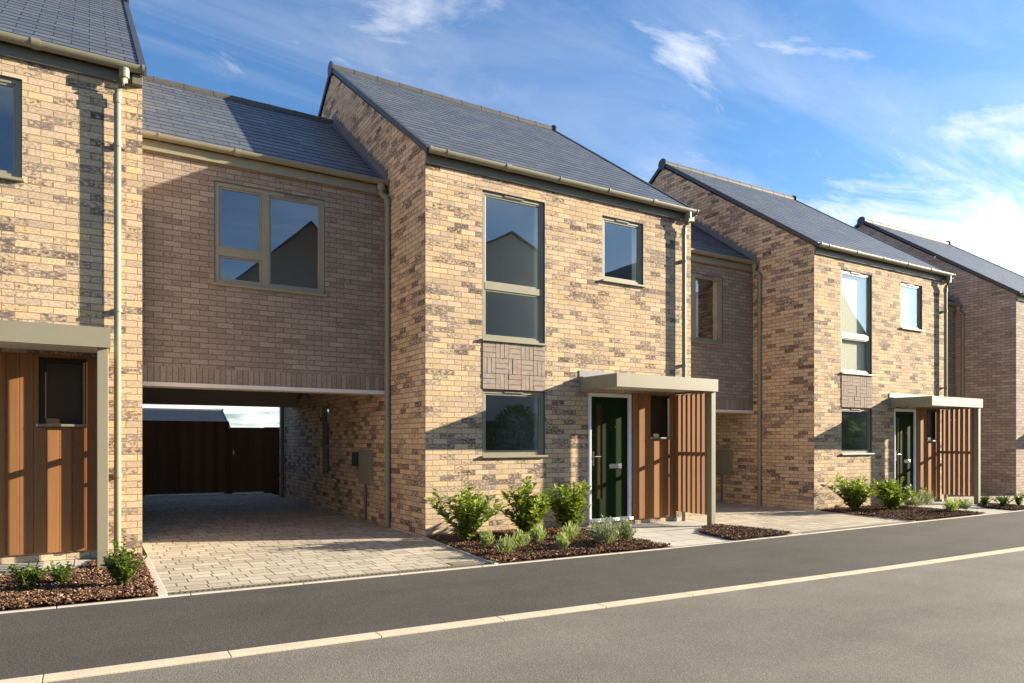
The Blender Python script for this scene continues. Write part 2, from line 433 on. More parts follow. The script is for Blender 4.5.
def make_gutter(parent, x0, x1, y, ztop, r=.058, step=.92, endcap=True):
    g = MB(); n = 12
    arc = [(y + r * math.cos(a), ztop + r * 1.15 * math.sin(a)) for a in [math.pi + math.pi * i / n for i in range(n + 1)]]
    inn = [(y + (r - .006) * math.cos(a), ztop + (r - .006) * 1.15 * math.sin(a)) for a in [2 * math.pi - math.pi * i / n for i in range(n + 1)]]
    g.prism_x(arc + inn, x0, x1)
    o = g.build('gutter', M['olive'], parent, fix=True)
    for p in o.data.polygons: p.use_smooth = False
    R2 = r + .007
    arc2 = [(y + R2 * math.cos(a), ztop + R2 * 1.15 * math.sin(a)) for a in [math.pi + math.pi * i / n for i in range(n + 1)]]
    arc2[0] = (arc2[0][0], ztop + .008); arc2[-1] = (arc2[-1][0], ztop + .008)
    k = 0; x = x0 + .25
    while x < x1 - .1:
        wd = .075 if k % 3 == 1 else .022
        MB().prism_x(arc2, x, x + wd).build('gutter_bracket', M['olive'], o); x += step; k += 1
    for xe in (x0 - .004, x1 - .02):
        MB().prism_x(arc2, xe, xe + .024).build('gutter_stop', M['olive'], o)
    return o

def make_downpipe(parent, xo, yo, zo, xp, yp, z1, ztop, r=.035):
    """outlet under the gutter at (xo,yo,zo), swan neck, then a pipe at (xp,yp) down to z1"""
    d = MB()
    d.tube([(xo, yo, zo), (xo, yo, zo - .10)], r * 1.45, 14)
    d.tube([(xo, yo, zo - .08), (xo, yo, zo - .14), (xo + (xp - xo) * .25, yo + (yp - yo) * .25, zo - .18), (xp + (xo - xp) * .2, yp + (yo - yp) * .2, ztop + .07), (xp, yp, ztop), (xp, yp, z1)], r, 14)
    d.tube([(xp, yp, ztop + .02), (xp, yp, ztop - .07)], r * 1.25, 14)
    o = d.build('downpipe', M['olive'], parent)
    z = ztop - .5
    while z > z1 + .2:
        c = MB()
        c.tube([(xp, yp, z), (xp, yp, z - .03)], r * 1.3, 12)
        c.box(xp - .07, xp + .07, yp + r * .6, yp + r + .040, z - .028, z - .002); z -= 1.75
        c.build('pipe_clip', M['olive'], o)
    return o

def roof_slope(mb, x0, x1, y0, z0, y1, z1, expo=.2, lift=.0045):
    """courses of slates, each lapping the one below; y0,z0 is the eave"""
    L = math.hypot(y1 - y0, z1 - z0); ty, tz = (y1 - y0) / L, (z1 - z0) / L
    ny, nz = -tz, abs(ty)
    if ty < 0: ny = tz
    n = max(1, round(L / expo)); e = L / n
    P = lambda s, h: (y0 + ty * s + ny * h, z0 + tz * s + nz * h)
    fl = ty < 0
    def q(pts, uv):
        if fl: pts, uv = pts[::-1], uv[::-1]
        mb.face(pts, uv)
    for i in range(n):
        a, b = P(i * e, lift), P((i + 1) * e, 0.0)
        v0, v1 = i * .2 + .002, (i + 1) * .2 - .002
        q([(x0, *a), (x1, *a), (x1, *b), (x0, *b)], [(x0, v0), (x1, v0), (x1, v1), (x0, v1)])
        c = P(i * e, -.004)
        q([(x0, *c), (x1, *c), (x1, *a), (x0, *a)], [(x0, v0), (x1, v0), (x1, v0 + .001), (x0, v0 + .001)])

def make_roof(parent, x0, x1, ye, ze, yr, zr, yb, verge=True, ends=(True, True)):
    rb = MB()
    roof_slope(rb, x0, x1, ye, ze, yr, zr); roof_slope(rb, x0, x1, yb, ze, yr, zr)
    # underside
    t = .05
    rb.face([(x0, ye, ze - t), (x0, yr, zr - t), (x1, yr, zr - t), (x1, ye, ze - t)])
    rb.face([(x0, yb, ze - t), (x1, yb, ze - t), (x1, yr, zr - t), (x0, yr, zr - t)])
    rb.face([(x0, ye, ze - t), (x1, ye, ze - t), (x1, ye, ze), (x0, ye, ze)])
    o = rb.build('roof', M['slate'], parent)
    # ridge: overlapping half-round tiles
    r = MB(); x = x0 - .02; k = 0
    while x < x1:
        xe = min(x + .45, x1 + .02); rr = .105
        prof = [(yr + rr * math.cos(a), zr - .045 + rr * .95 * math.sin(a)) for a in [R(-12) + R(204) * i / 10 for i in range(11)]]
        r.prism_x(prof, x, xe - .012)
        rr = .108
        prof = [(yr + rr * math.cos(a), zr - .045 + rr * .97 * math.sin(a)) for a in [R(-12) + R(204) * i / 10 for i in range(11)]]
        r.prism_x(prof, xe - .035, xe)
        x += .45
    r.build('ridge_tile', M['ridge'], o)
    if verge:
        for xe, on in ((x0, ends[0]), (x1, ends[1])):
            if not on: continue
            a, b = (xe - .035, xe + .03) if xe == x0 else (xe - .03, xe + .035)
            v = MB()
            for (y0, yy) in ((ye, yr), (yb, yr)):
                for s0, s1 in ((0, 1),):
                    lo, hi = .075, .022
                    prof = [(y0, ze - lo), (yy, zr - lo), (yy, zr + hi), (y0, ze + hi)]
                    v.prism_x(prof, a, b)
            vo = v.build('verge_trim', M['verge'], o)
            # round ridge end cap
            e = MB(); xc = a - .012 if xe == x0 else b - .013
            e.tube([(xc, yr, zr - .04), (xc + .025, yr, zr - .04)], .135, 18)
            e.build('ridge_cap', M['verge'], o)
    return o

GABLE_WINDOW = (4.38, 5.0, .70, 2.0)
def make_house(loc):
    h = thing('terraced_house', 'x', 'house', loc, 'houses in the brick terrace')
    ZE = 5.2
    tallw, loww, smallw = (.866, 1.924, 2.767, 4.87), (.866, 1.924, 1.125, 2.066), (3.0, 3.847, 3.853, 4.865)
    door, cladw = (2.728, 3.588, .10, 2.082), (3.985, 4.40, 1.40, 2.08)
    # front wall
    f = MB()
    wall_grid(f, lambda u, z: (u, 0, z), [0, W], [-.3, ZE], [tallw, loww, smallw, door, cladw])
    f.build('wall', M['brick'], h)
    # basket-weave panel between the windows
    b = MB(); x0, x1, z0, z1 = loww[0], loww[1], loww[3] + .004, tallw[2] - .03
    b.box(x0, x1, -.006, .01, z0, z1, 1)
    c = (x1 - x0) / 5; cz = (z1 - z0) / 3; g = .008
    for i in range(5):
        for j in range(3):
            ax, az = x0 + i * c, z0 + j * cz
            for k in range(3):
                if (i + j) % 2: bx = (ax + k * c / 3 + g / 2, ax + (k + 1) * c / 3 - g / 2, az + g / 2, az + cz - g / 2)
                else: bx = (ax + g / 2, ax + c - g / 2, az + k * cz / 3 + g / 2, az + (k + 1) * cz / 3 - g / 2)
                d = random.uniform(.010, .016)
                b.box(bx[0], bx[1], -d, -.003, bx[2], bx[3])
    b.build('basket_brick_panel', [M['brick_panel'], M['mortar']], h)
    # gables and rear
    for xx, sgn in ((0, -1), (W, 1)):
        gb = MB()
        holes = [GABLE_WINDOW] if xx == 0 else []
        if sgn < 0:
            pf = lambda u, z: (0, DEP - u, z)
            hh = [(DEP - q[1], DEP - q[0], q[2], q[3]) for q in holes]
            wall_grid(gb, pf, [0, DEP], [-.3, ZE], hh)
            gb.face([(0, DEP, ZE), (0, 0, ZE), (0, DEP / 2, ZE + SL * DEP / 2 - .03)], [(0, ZE), (DEP, ZE), (DEP / 2, ZE + SL * DEP / 2)])
            for q in holes:   # reveal of the carport window
                y0, y1, z0, z1 = q
                gb.box(.0, .1, y0 - .001, y0, z0, z1); gb.box(.0, .1, y1, y1 + .001, z0, z1)
                gb.box(.0, .1, y0, y1, z1, z1 + .001); gb.box(.0, .1, y0, y1, z0 - .001, z0)
        else:
            wall_grid(gb, lambda u, z: (W, u, z), [0, DEP], [-.3, ZE], [])
            gb.face([(W, 0, ZE), (W, DEP, ZE), (W, DEP / 2, ZE + SL * DEP / 2 - .03)], [(0, ZE), (DEP, ZE), (DEP / 2, ZE + SL * DEP / 2)])
        gb.build('gable_wall', M['brick_side'], h)
    rw = MB(); wall_grid(rw, lambda u, z: (W - u, DEP, z), [0, W], [-.3, ZE], [(1.0, 2.2, 3.5, 4.8), (1.0, 2.6, .1, 2.1)])
    rw.build('rear_wall', M['brick'], h)
    MB().box(.02, W - .02, .4, DEP - .02, 2.3, 2.55).box(.02, W - .02, .35, DEP - .02, -.1, .1).box(.02, W - .02, .3, DEP - .02, 5.0, 5.1).build('floor_slab', M['plaster'], h)
    MB().box(.02, W - .02, 3.6, 3.7, .1, 2.3).box(.02, W - .02, 3.2, 3.3, 2.55, 5.0).box(2.3, 2.4, .4, 3.2, 2.55, 5.0).box(2.3, 2.4, .4, 3.6, .1, 2.3).build('partition', M['plaster'], h)
    # windows
    w = {}
    w['tall'] = make_window(h, *tallw, transoms=(3.53,))
    w['low'] = make_window(h, *loww)
    w['small'] = make_window(h, *smallw)
    # narrow window in the carport wall
    gw = thing('window', 'x', 'x'); del gw['label']; del gw['category']; bpy.data.objects.remove(gw)
    y0, y1, z0, z1 = GABLE_WINDOW
    cw = MB(); a, b_ = .05, .10
    cw.box(a, b_, y0, y0 + .05, z0, z1); cw.box(a, b_, y1 - .05, y1, z0, z1)
    cw.box(a, b_, y0 + .05, y1 - .05, z0, z0 + .05); cw.box(a, b_, y0 + .05, y1 - .05, z1 - .05, z1); cw.box(a, b_, y0 + .05, y1 - .05, 1.19, 1.26)
    cwo = cw.build('window', M['olive_dark'], h, .004)
    for c0, c1 in ((z0 + .05, 1.19), (1.26, z1 - .05)):
        MB().face([(.075, y1 - .05, c0), (.075, y0 + .05, c0), (.075, y0 + .05, c1), (.075, y1 - .05, c1)]).build('pane', M['glass'], cwo)
    MB().box(-.04, .1, y0 - .03, y1 + .03, z0 - .03, z0 + .002).build('sill', M['olive_frame'], cwo, .004)
    # door
    x0, x1, z0, z1 = door
    d = MB(); fw = .055
    d.box(x0, x0 + fw, -.012, .07, z0, z1); d.box(x1 - fw, x1, -.012, .07, z0, z1); d.box(x0 + fw, x1 - fw, -.012, .07, z1 - fw, z1)
    d.box(x0 - .01, x1 + .01, -.05, .07, z0 - .02, z0 + .03)
    do = d.build('door_frame', M['white'], h, .006)
    lf = MB(); a, b_ = x0 + fw + .003, x1 - fw - .003; zl, zh = z0 + .035, z1 - fw - .003
    g0, g1 = a + .12, a + .235; gz0, gz1 = zl + .30, zh - .13
    yb = .022
    lf.box(a, g0, yb, yb + .045, zl, zh); lf.box(g1, b_, yb, yb + .045, zl, zh)
    lf.box(g0, g1, yb, yb + .045, zl, gz0); lf.box(g0, g1, yb, yb + .045, gz1, zh)
    for k in range(1, 4):          # shallow vertical grooves' raised flats
        xx = g1 + .04 + k * (b_ - g1 - .04) / 4
        lf.box(xx - .002, xx + .002, yb - .003, yb + .001, zl + .01, zh - .01)
    leaf = lf.build('door_leaf', M['door'], h, .003)
    MB().box(g0, g1, yb + .012, yb + .02, gz0, gz1).build('door_pane', M['glass_dark'], leaf)
    hd = MB(); hz = zl + .93; hx = a + .05
    hd.box(hx - .018, hx + .018, yb - .010, yb, hz - .11, hz + .11); hd.tube([(hx, yb - .005, hz + .03), (hx, yb - .05, hz + .03)], .010)
    hd.tube([(hx, yb - .047, hz + .03), (hx + .12, yb - .047, hz + .03)], .0095); hd.build('door_handle', M['steel'], leaf)
    lx = (g1 + b_) / 2 + .0
    MB().box(lx - .125, lx + .125, yb - .012, yb, hz - .16, hz - .09).box(lx - .105, lx + .105, yb - .018, yb - .012, hz - .137, hz - .113).build('letter_plate', M['steel'], leaf, .003)
    MB().tube([(lx, yb - .006, zl + 1.42), (lx, yb + .01, zl + 1.42)], .012).build('spy_hole', M['steel'], leaf)
    # cedar cladding with its little dark window
    cl = MB(); bx = 3.605; bw = .112; zc0, zc1 = .085, 2.108
    while bx < 4.5:
        xe = min(bx + bw, 4.512); segs = [(zc0, zc1)]
        if bx < cladw[1] and xe > cladw[0]:
            if bx >= cladw[0] - .001 and xe <= cladw[1] + .001: segs = [(zc0, cladw[2]), (cladw[3], zc1)]
            else:
                segs = [(zc0, cladw[2]), (cladw[3], zc1)]
                if bx < cladw[0]: cl.box(bx + .002, cladw[0], -.022, -.001, cladw[2], cladw[3])
                if xe > cladw[1]: cl.box(cladw[1], xe - .002, -.022, -.001, cladw[2], cladw[3])
        for s in segs: cl.box(bx + .002, xe - .002, -.022, -.001, *s)
        bx += bw
    cl.build('timber_cladding', M['cedar'], h)
    x0, x1, z0, z1 = cladw
    pw = MB(); pf = .055
    for q in ((x0, x0 + pf, z0, z1), (x1 - pf, x1, z0, z1), (x0 + pf, x1 - pf, z0, z0 + pf), (x0 + pf, x1 - pf, z1 - pf, z1)):
        pw.box(q[0], q[1], -.018, .06, q[2], q[3])
    pwo = pw.build('window', M['dark_frame'], h, .004)
    MB().box(x0 + pf, x1 - pf, .02, .03, z0 + pf, z1 - pf).build('pane', M['glass_dark'], pwo)
    MB().box(x0 - .02, x1 + .02, -.06, -.019, z0 - .028, z0 - .002).build('sill', M['olive'], pwo, .004)
    # porch canopy, post and slatted screen
    cx0, cx1, cy = 2.55, 4.596, -.895
    cn = MB(); t = .03
    cn.box(cx0, cx1, cy, cy + t, 2.113, 2.303); cn.box(cx0, cx0 + t, cy + t, 0, 2.113, 2.303); cn.box(cx1 - t, cx1, cy + t, -.001, 2.113, 2.303)
    cn.box(cx0 + t, cx1 - t, cy + t, -.001, 2.15, 2.16, 1)
    cn.face([(cx0 + t, cy + t, 2.285), (cx1 - t, cy + t, 2.285), (cx1 - t, -.001, 2.30), (cx0 + t, -.001, 2.30)])
    cno = cn.build('porch_canopy', [M['olive'], M['white_strip']], h)
    fl = MB(); fl.box(cx0 + .0, 4.42, -.014, -.001, 2.29, 2.415); fl.box(cx0, 4.42, -.10, -.014, 2.303, 2.318)
    fl.build('lead_flashing', M['lead'], cno)
    MB().tube([(3.45, -.45, 2.150), (3.45, -.45, 2.135)], .04, 16).build('downlight', M['white'], cno)
    MB().box(4.486, 4.581, -.857, -.762, -.2, 2.112).build('porch_post', M['olive'], h, .005)
    sc = MB(); n = 7
    for i in range(n):
        yy = -.105 - i * .104
        sc.box(4.497, 4.567, yy - .0225, yy + .0225, .17, 2.10)
    sc.box(4.513, 4.549, -.762, -.0, 1.10, 1.16)
    sc.box(4.52, 4.56, -.022, -.001, .05, 2.10)
    sc.build('slat_screen', M['cedar'], h, .002)
    MB().box(4.49, 4.58, -.10, -.003, -.15, .05).build('screen_foot', M['edging'], h, .006)
    # roof, fascia, gutter, downpipe
    make_roof(h, 0, W, -.11, 5.215, DEP / 2, 5.215 + SL * (DEP / 2 + .11), DEP + .11)
    MB().box(0.0, W, -.034, -.001, 5.05, 5.17).build('fascia', M['olive_dark'], h, .004)
    make_gutter(h, 0.0, W + .01, -.112, 5.222)
    MB().box(W - .10, W - .002, -.085, -.036, 5.05, 5.15).build('box_end', M['olive_dark'], h, .003)
    make_downpipe(h, 4.74, -.118, 5.165, 4.68, -.076, .0, 4.87)
    # meter cupboard, small black box and conduit in the carport
    m = MB(); m.box(-.06, -.001, 2.01, 2.54, .64, 1.19); m.box(-.068, -.06, 2.03, 2.52, .66, 1.17); m.box(-.074, -.068, 2.06, 2.08, .88, .95)
    mo = m.build('meter_cupboard', M['olive'], h, .006)
    MB().tube([(-.03, 2.3, .64), (-.03, 2.3, -.05)], .022).build('conduit', M['olive_dark'], mo)
    MB().box(-.07, -.001, 2.60, 2.86, .92, 1.15).build('black_box', M['black'], h, .006)
    MB().tube([(-.06, DEP - .55, 5.0), (-.06, DEP - .55, 0)], .04).build('rear_downpipe', M['olive_dark'], h)
    return h, w

house, hw = make_house((XL, D, 0))
TXT = {
    -1: 'buff brick house cut off at the left edge, with a dark bronze porch window',
    0: 'buff brick terraced house with bare windows and dark green door, nearest one seen whole',
    1: 'buff brick terraced house with cream and white blinds in its upstairs windows',
    2: 'pinkish brown brick house at the far right edge, behind the house with blinds'}
house['label'] = TXT[0]
houses = {0: house}
for n in (-1, 1, 2):
    c = copy_tree(house); c.location = (XL + n * PT, D + n * .007, STEP[n]); c['label'] = TXT[n]; houses[n] = c
def kids(o, nm): return [c for c in o.children if c.name.split('.')[0] == nm]
for c in houses[2].children:
    if c.name.split('.')[0] in ('wall', 'gable_wall', 'rear_wall'):
        c.data = c.data.copy(); c.data.materials[0] = M['brick_far']
# blinds of the second house
wins = [c for c in kids(houses[1], 'window')]
for c in wins:
    zs = [v.co.z for v in c.data.vertices]; xs = [v.co.x for v in c.data.vertices]
    if min(xs) > .5 and max(xs) < 2.2 and max(zs) > 4:
        MB().box(.925, 1.865, .115, .118, 2.83, 4.81).build('blind', M['blind'], c)
    elif min(xs) > 2.8 and max(xs) < 3.95 and max(zs) > 4:
        MB().box(3.06, 3.79, .115, .118, 3.91, 4.81).build('blind', M['blind_white'], c)
    elif min(xs) > .5 and max(xs) < 2.2:
        bl = MB(); z = 1.18
        while z < 2.02:
            bl.box(.93, 1.86, .12, .15, z, z + .004); z += .04
        bl.build('blind', M['olive_dark'], c)

# ------------------------------------------------------------------ link buildings over the carports
def make_link(loc):
    l = thing('link_building', 'x', 'house link', loc, 'brick links over the carports')
    x0, x1 = .004, LKW - .004
    ys = 1.47; yb = DEP - 1.47
    ZT, ZB = 5.09, 1.985
    win = (.935, 2.425, 3.335, 4.715)
    f = MB()
    wall_grid(f, lambda u, z: (u, ys, z), [x0, x1], [ZB + .205, ZT], [win])
    f.face([(x0, ys, ZB), (x1, ys, ZB), (x1, ys, ZB + .205), (x0, ys, ZB + .205)], [(.006, x0), (.006, x1), (.2105, x1), (.2105, x0)], 1)
    f.face([(x0, ys, ZB), (x0, ys + .3, ZB), (x1, ys + .3, ZB), (x1, ys, ZB)], None, 1)
    f.build('wall', [M['brick_link'], M['brick_soldier']], l)
    MB().box(x0, x1, ys - .03, ys + .3, 1.93, 1.984).build('lintel_strip', M['white_strip'], l, .004)
    MB().box(x0, x1, ys + .3, ys + .31, 1.93, 2.5).box(x0, x1, ys + .31, yb - .2, 2.46, 2.5).build('carport_ceiling', M['plaster'], l)
    MB().box(x0, x1, yb - .2, yb + .1, 1.955, 2.46).build('rear_beam', M['ceiling_board'], l)
    MB().box(x0, x1, yb, yb + .1, 2.47, ZT).build('rear_wall', M['brick_link'], l)
    MB().box(x0, x1, ys + .35, yb - .05, 2.52, 2.6).box(x0, x1, 3.6, 3.7, 2.6, 5.0).box(x0, x1, ys + .3, yb, 5.0, 5.05).build('floor_slab', M['plaster'], l)
    make_window(l, *win, y=ys, mull=1.60, left_transom=3.78, setback=.02, fw=.062)
    make_roof(l, x0, x1, ys - .11, 5.11, DEP / 2, 5.11 + SL * (DEP / 2 - ys + .11), yb + .11, verge=False)
    MB().box(x0, x1, ys - .06, ys - .001, 4.93, 5.06).build('fascia', M['olive'], l, .004)
    make_gutter(l, x0, x1 - .01, ys - .118, 5.12)
    make_downpipe(l, x1 - .11, ys - .118, 5.06, x1 - .042, ys - .20, -.05, 4.80, .04)
    # lead soakers along the higher gable
    s = MB(); zz = 5.12; n = 22
    for i in range(n):
        ya = ys - .1 + i * (DEP / 2 - ys + .1) / n; yb2 = ys - .1 + (i + 1) * (DEP / 2 - ys + .1) / n
        za = 5.11 + SL * (ya - ys + .11); zb = 5.11 + SL * (yb2 - ys + .11)
        s.face([(x1 - .004, ya, za + .01), (x1 - .004, yb2, zb + .01), (x1 - .004, yb2, zb + .12), (x1 - .004, ya, zb + .12)][::-1])
        s.face([(x1 - .09, ya, za + .016), (x1 - .004, ya, za + .016), (x1 - .004, yb2, zb + .016), (x1 - .09, yb2, zb + .016)])
    s.build('lead_flashing', M['lead_dark'], l)
    return l
link = make_link((XL - LKW, D, STEP[-1]))
link['label'] = 'brown brick link with a wide window above the nearest open carport'
for n, t in ((0, 'brown brick link with its window half hidden behind the nearest whole house'),
             (1, 'shaded sliver of brown brick link beside the far gable, with a pale downpipe')):
    c = copy_tree(link); c.location = (XL + W + n * PT, D + n * .007, STEP[n]); c['label'] = t
    if n == 0:
        cm = MB(); nn = 24
        q = [(1.66 + .22 * i / nn, 1.47 + .17 + .018 * math.sin(i * 1.3)) for i in range(nn + 1)]
        for i in range(nn): cm.face([(*q[i], 3.40), (*q[i + 1], 3.40), (*q[i + 1], 4.65), (*q[i], 4.65)], None, 0, True)
        cm.build('curtain', M['blind_white'], kids(c, 'window')[0])

# ------------------------------------------------------------------ ground
def strip(name, fx, y0, y1, dz, mat, x0=None, x1=None, step=1.2, parent=None):
    """sheet between y0(x) and y1(x), following the slope of the street"""
    xs = [x0]; x = x0
    while x < x1 - 1e-6:
        x = min(x + step, x1); xs.append(x)
    m = MB()
    for a, b in zip(xs, xs[1:]):
        pa, pb, pc, pd = (a, y0(a), gz(a) + dz), (b, y0(b), gz(b) + dz), (b, y1(b), gz(b) + dz), (a, y1(a), gz(a) + dz)
        m.face([pa, pb, pc, pd])
    return m.build(name, mat, parent)
def curb(name, y0, y1, z0, z1, mat, x0, x1, unit, gap=.006, yo=0):
    m = MB(); x = x0
    while x < x1:
        b = min(x + unit, x1); a_, b_ = x + gap / 2, b - gap / 2
        P = lambda xx, yy, zz: (xx, yy(xx), gz(xx) + zz)
        A = [P(a_, y0, z0), P(b_, y0, z0), P(b_, y1, z0), P(a_, y1, z0)]; B = [P(a_, y0, z1), P(b_, y0, z1), P(b_, y1, z1), P(a_, y1, z1)]
        m.face(B); 
        for i in range(4):
            j = (i + 1) % 4; m.face([A[i], A[j], B[j], B[i]])
        x = b
    return m.build(name, mat, None, .004)
g = MB()
for a, b in zip(GX, GX[1:]):
    for c, d in ((-400, 400),):
        g.face([(a, c, gz(a) - .03), (b, c, gz(b) - .03), (b, d, gz(b) - .03), (a, d, gz(a) - .03)])
structure(g.build('ground', M['grass']))
structure(strip('road', None, lambda x: -3.2, lambda x: y_kerb(x) - .115, -.012, M['asphalt_road'], -80, 120, 4))
structure(curb('kerb', lambda x: y_kerb(x) - .115, lambda x: y_kerb(x), -.1, .001, M['kerb'], -24, 70, .915, .003))
structure(strip('pavement', None, lambda x: y_kerb(x) + .0, lambda x: y_edge(x), -.002, M['asphalt_path'], -60, 90, 3))
structure(strip('far_pavement', None, lambda x: -5.4, lambda x: -3.2, .01, M['asphalt_path'], -80, 120, 4))
structure(curb('edging_strip', lambda x: y_edge(x), lambda x: y_edge(x) + .045, -.1, .006, M['edging'], -24, 70, .915))

EDG = .045
for n in (-1, 0, 1, 2):
    ox = XL + n * PT                     # left wall of house n
    oy = D + n * .007
    # block paved drive in front of and through the carport to the left of house n
    front = lambda x: y_edge(x) + EDG + .11
    structure(strip('driveway', None, front, lambda x: oy + 1.0, .004, M['paver'], ox - LKW + .05, ox - .28, .9))
    m = MB()
    xa = ox - .28
    yfr = front(xa)
    m.face([(xa, yfr, gz(xa) + .004), (xa + .06, yfr, gz(xa) + .004), (ox - .005, oy - .02, gz(ox) + .004), (ox - .005, oy + 1.0, gz(ox) + .004), (xa, oy + 1.0, gz(xa) + .004)])
    structure(m.build('driveway', M['paver']))
    k = MB(); p0, p1 = Vector((xa + .06, y_edge(xa) + EDG, gz(xa))), Vector((ox - .003, oy - .02, gz(ox))); e = Vector((.045, 0, 0)); u = Vector((0, 0, .014))
    k.face([p0 + u, p0 + e + u, p1 + e * .1 + u, p1 + u - e * .9]); k.face([p0, p0 + u, p1 + u - e * .9, p1 - e * .9][::-1]); k.face([p0, p0 + e, p0 + e + u, p0 + u])
    structure(k.build('edging_strip', M['edging']))
    structure(strip('driveway', None, lambda x: oy + 1.0, lambda x: oy + 9.6, .004, M['paver'], ox - LKW + .05, ox - .005, .9))
    # flagged path and porch floor, bark beds
    px0, px1 = ox + 2.38, ox + 3.42
    structure(strip('path', None, lambda x: y_edge(x) + EDG, lambda x: oy - .9, .010, M['flag'], px0, px1, .5))
    structure(strip('path', None, lambda x: oy - .9, lambda x: oy - .001, .010, M['flag'], px0, ox + 4.9, .5))
    structure(strip('path', None, lambda x: y_edge(x) + EDG, lambda x: oy - .9, .006, M['flag'], px1, ox + 4.88, .5))

def curb_y(name, x0, x1, y0, y1, mat, z1=.012):
    m = MB(); m.box(x0, x1, y0, y1, gz(x0) - .1, gz(x0) + z1); return structure(m.build(name, mat, None, .004))
for n in (-1, 0, 1):
    ox = XL + n * PT + W
    curb_y('edging_strip', ox - .02, ox + .052, y_edge(ox) + EDG, D - .07, M['edging'])

# slotted drain channels across the drives
for n, lab in ((0, 'narrow slotted drain along the front of the nearest block paved drive'),
               (1, 'narrow slotted drain along the front of the second block paved drive')):
    ox = XL + n * PT; m = MB(); x = ox - LKW + .06
    xe = ox - .24
    m2 = MB()
    P = lambda xx, yy, zz: (xx, y_edge(xx) + EDG + yy, gz(xx) + zz)
    m2.face([P(x, .001, .0), P(xe, .001, .0), P(xe, .109, .0), P(x, .109, .0)], None, 1)
    for y0, y1 in ((.001, .022), (.088, .109)):
        m2.face([P(x, y0, .009), P(xe, y0, .009), P(xe, y1, .009), P(x, y1, .009)])
        m2.face([P(x, y1, .0), P(xe, y1, .0), P(xe, y1, .009), P(x, y1, .009)]); m2.face([P(x, y0, .0), P(xe, y0, .0), P(xe, y0, .009), P(x, y0, .009)])
    while x < xe:
        m2.face([P(x, .022, .007), P(x + .014, .022, .007), P(x + .014, .088, .007), P(x, .088, .007)]); x += .045
    o = m2.build('drain_channel', [M['olive_dark'], M['black']]); tag(o, lab, 'drain', 'drains across the drives')
# round gully cover and inspection cover in the first drive
m = MB(); m.box(2.95, 3.25, 8.02, 8.26, gz(3) - .05, gz(3) + .012)
def cover(cx, cy, w, d, name, lab, cat):
    m = MB(); z = gz(cx)
    m.box(cx - w, cx + w, cy - d, cy + d, z - .03, z + .009)
    for i in range(-3, 4): m.box(cx - w * .85, cx + w * .85, cy + i * d * .25 - .006, cy + i * d * .25 + .006, z + .0092, z + .014)
    o = m.build(name, M['olive_dark'], None, .002); tag(o, lab, cat)
cover(3.34, 6.52, .15, .09, 'drain_grate', 'dark grate in the corner of the nearest drive next to the bark bed', 'drain')

# bark beds: a bumpy sheet plus loose chips
def bed(name, poly, chips, seed, lift=.02):
    rnd = random.Random(seed)
    xs = [p[0] for p in poly]; ys = [p[1] for p in poly]
    def inside(x, y):
        c = False
        for i in range(len(poly)):
            (x1, y1), (x2, y2) = poly[i], poly[i - 1]
            if (y1 > y) != (y2 > y) and x < (x2 - x1) * (y - y1) / (y2 - y1) + x1: c = not c
        return c
    m = MB()
    m.face([(x, y, gz(x) + .006) for x, y in poly], None, 0)
    # mound grid
    st = .07; nx = int((max(xs) - min(xs)) / st) + 1; ny = int((max(ys) - min(ys)) / st) + 1
    H = {}
    for i in range(nx + 1):
        for j in range(ny + 1):
            x, y = min(xs) + i * st, min(ys) + j * st
            H[i, j] = (x + rnd.uniform(-.02, .02), y + rnd.uniform(-.02, .02), gz(x) + lift + rnd.uniform(-.006, .02))
    for i in range(nx):
        for j in range(ny):
            ps = [H[i, j], H[i + 1, j], H[i + 1, j + 1], H[i, j + 1]]
            if all(inside(p[0], p[1]) for p in ps): m.face(ps, None, 0)
    k = 0
    while k < chips:
        x, y = rnd.uniform(min(xs), max(xs)), rnd.uniform(min(ys), max(ys))
        if not inside(x, y): continue
        k += 1
        l, w, t = rnd.uniform(.006, .020), rnd.uniform(.003, .008), rnd.uniform(.002, .004)
        mt = Matrix.Translation((x, y, gz(x) + lift + rnd.uniform(.004, .028))) @ Matrix.Rotation(rnd.uniform(0, 6.28), 4, 'Z') @ Matrix.Rotation(rnd.uniform(-.6, .6), 4, 'Y') @ Matrix.Rotation(rnd.uniform(-.5, .5), 4, 'X')
        c = [mt @ Vector((sx * l, sy * w, sz * t)) for sx, sy, sz in ((-1, -.7, 1), (1, -1, 1), (.8, 1, 1), (-1, .8, 1), (-1, -.7, -1), (1, -1, -1), (.8, 1, -1), (-1, .8, -1))]
        b = len(m.v); m.v += c
        for f in ((0, 1, 2, 3), (4, 7, 6, 5), (0, 4, 5, 1), (1, 5, 6, 2), (2, 6, 7, 3), (3, 7, 4, 0)):
            m.f.append([b + q for q in f]); m.uv += [(0, 0)] * 4; m.mi.append(1); m.sm.append(False)
    o = m.build(name, [M['mulch'], M['chip']]); structure(o, 'stuff'); return o
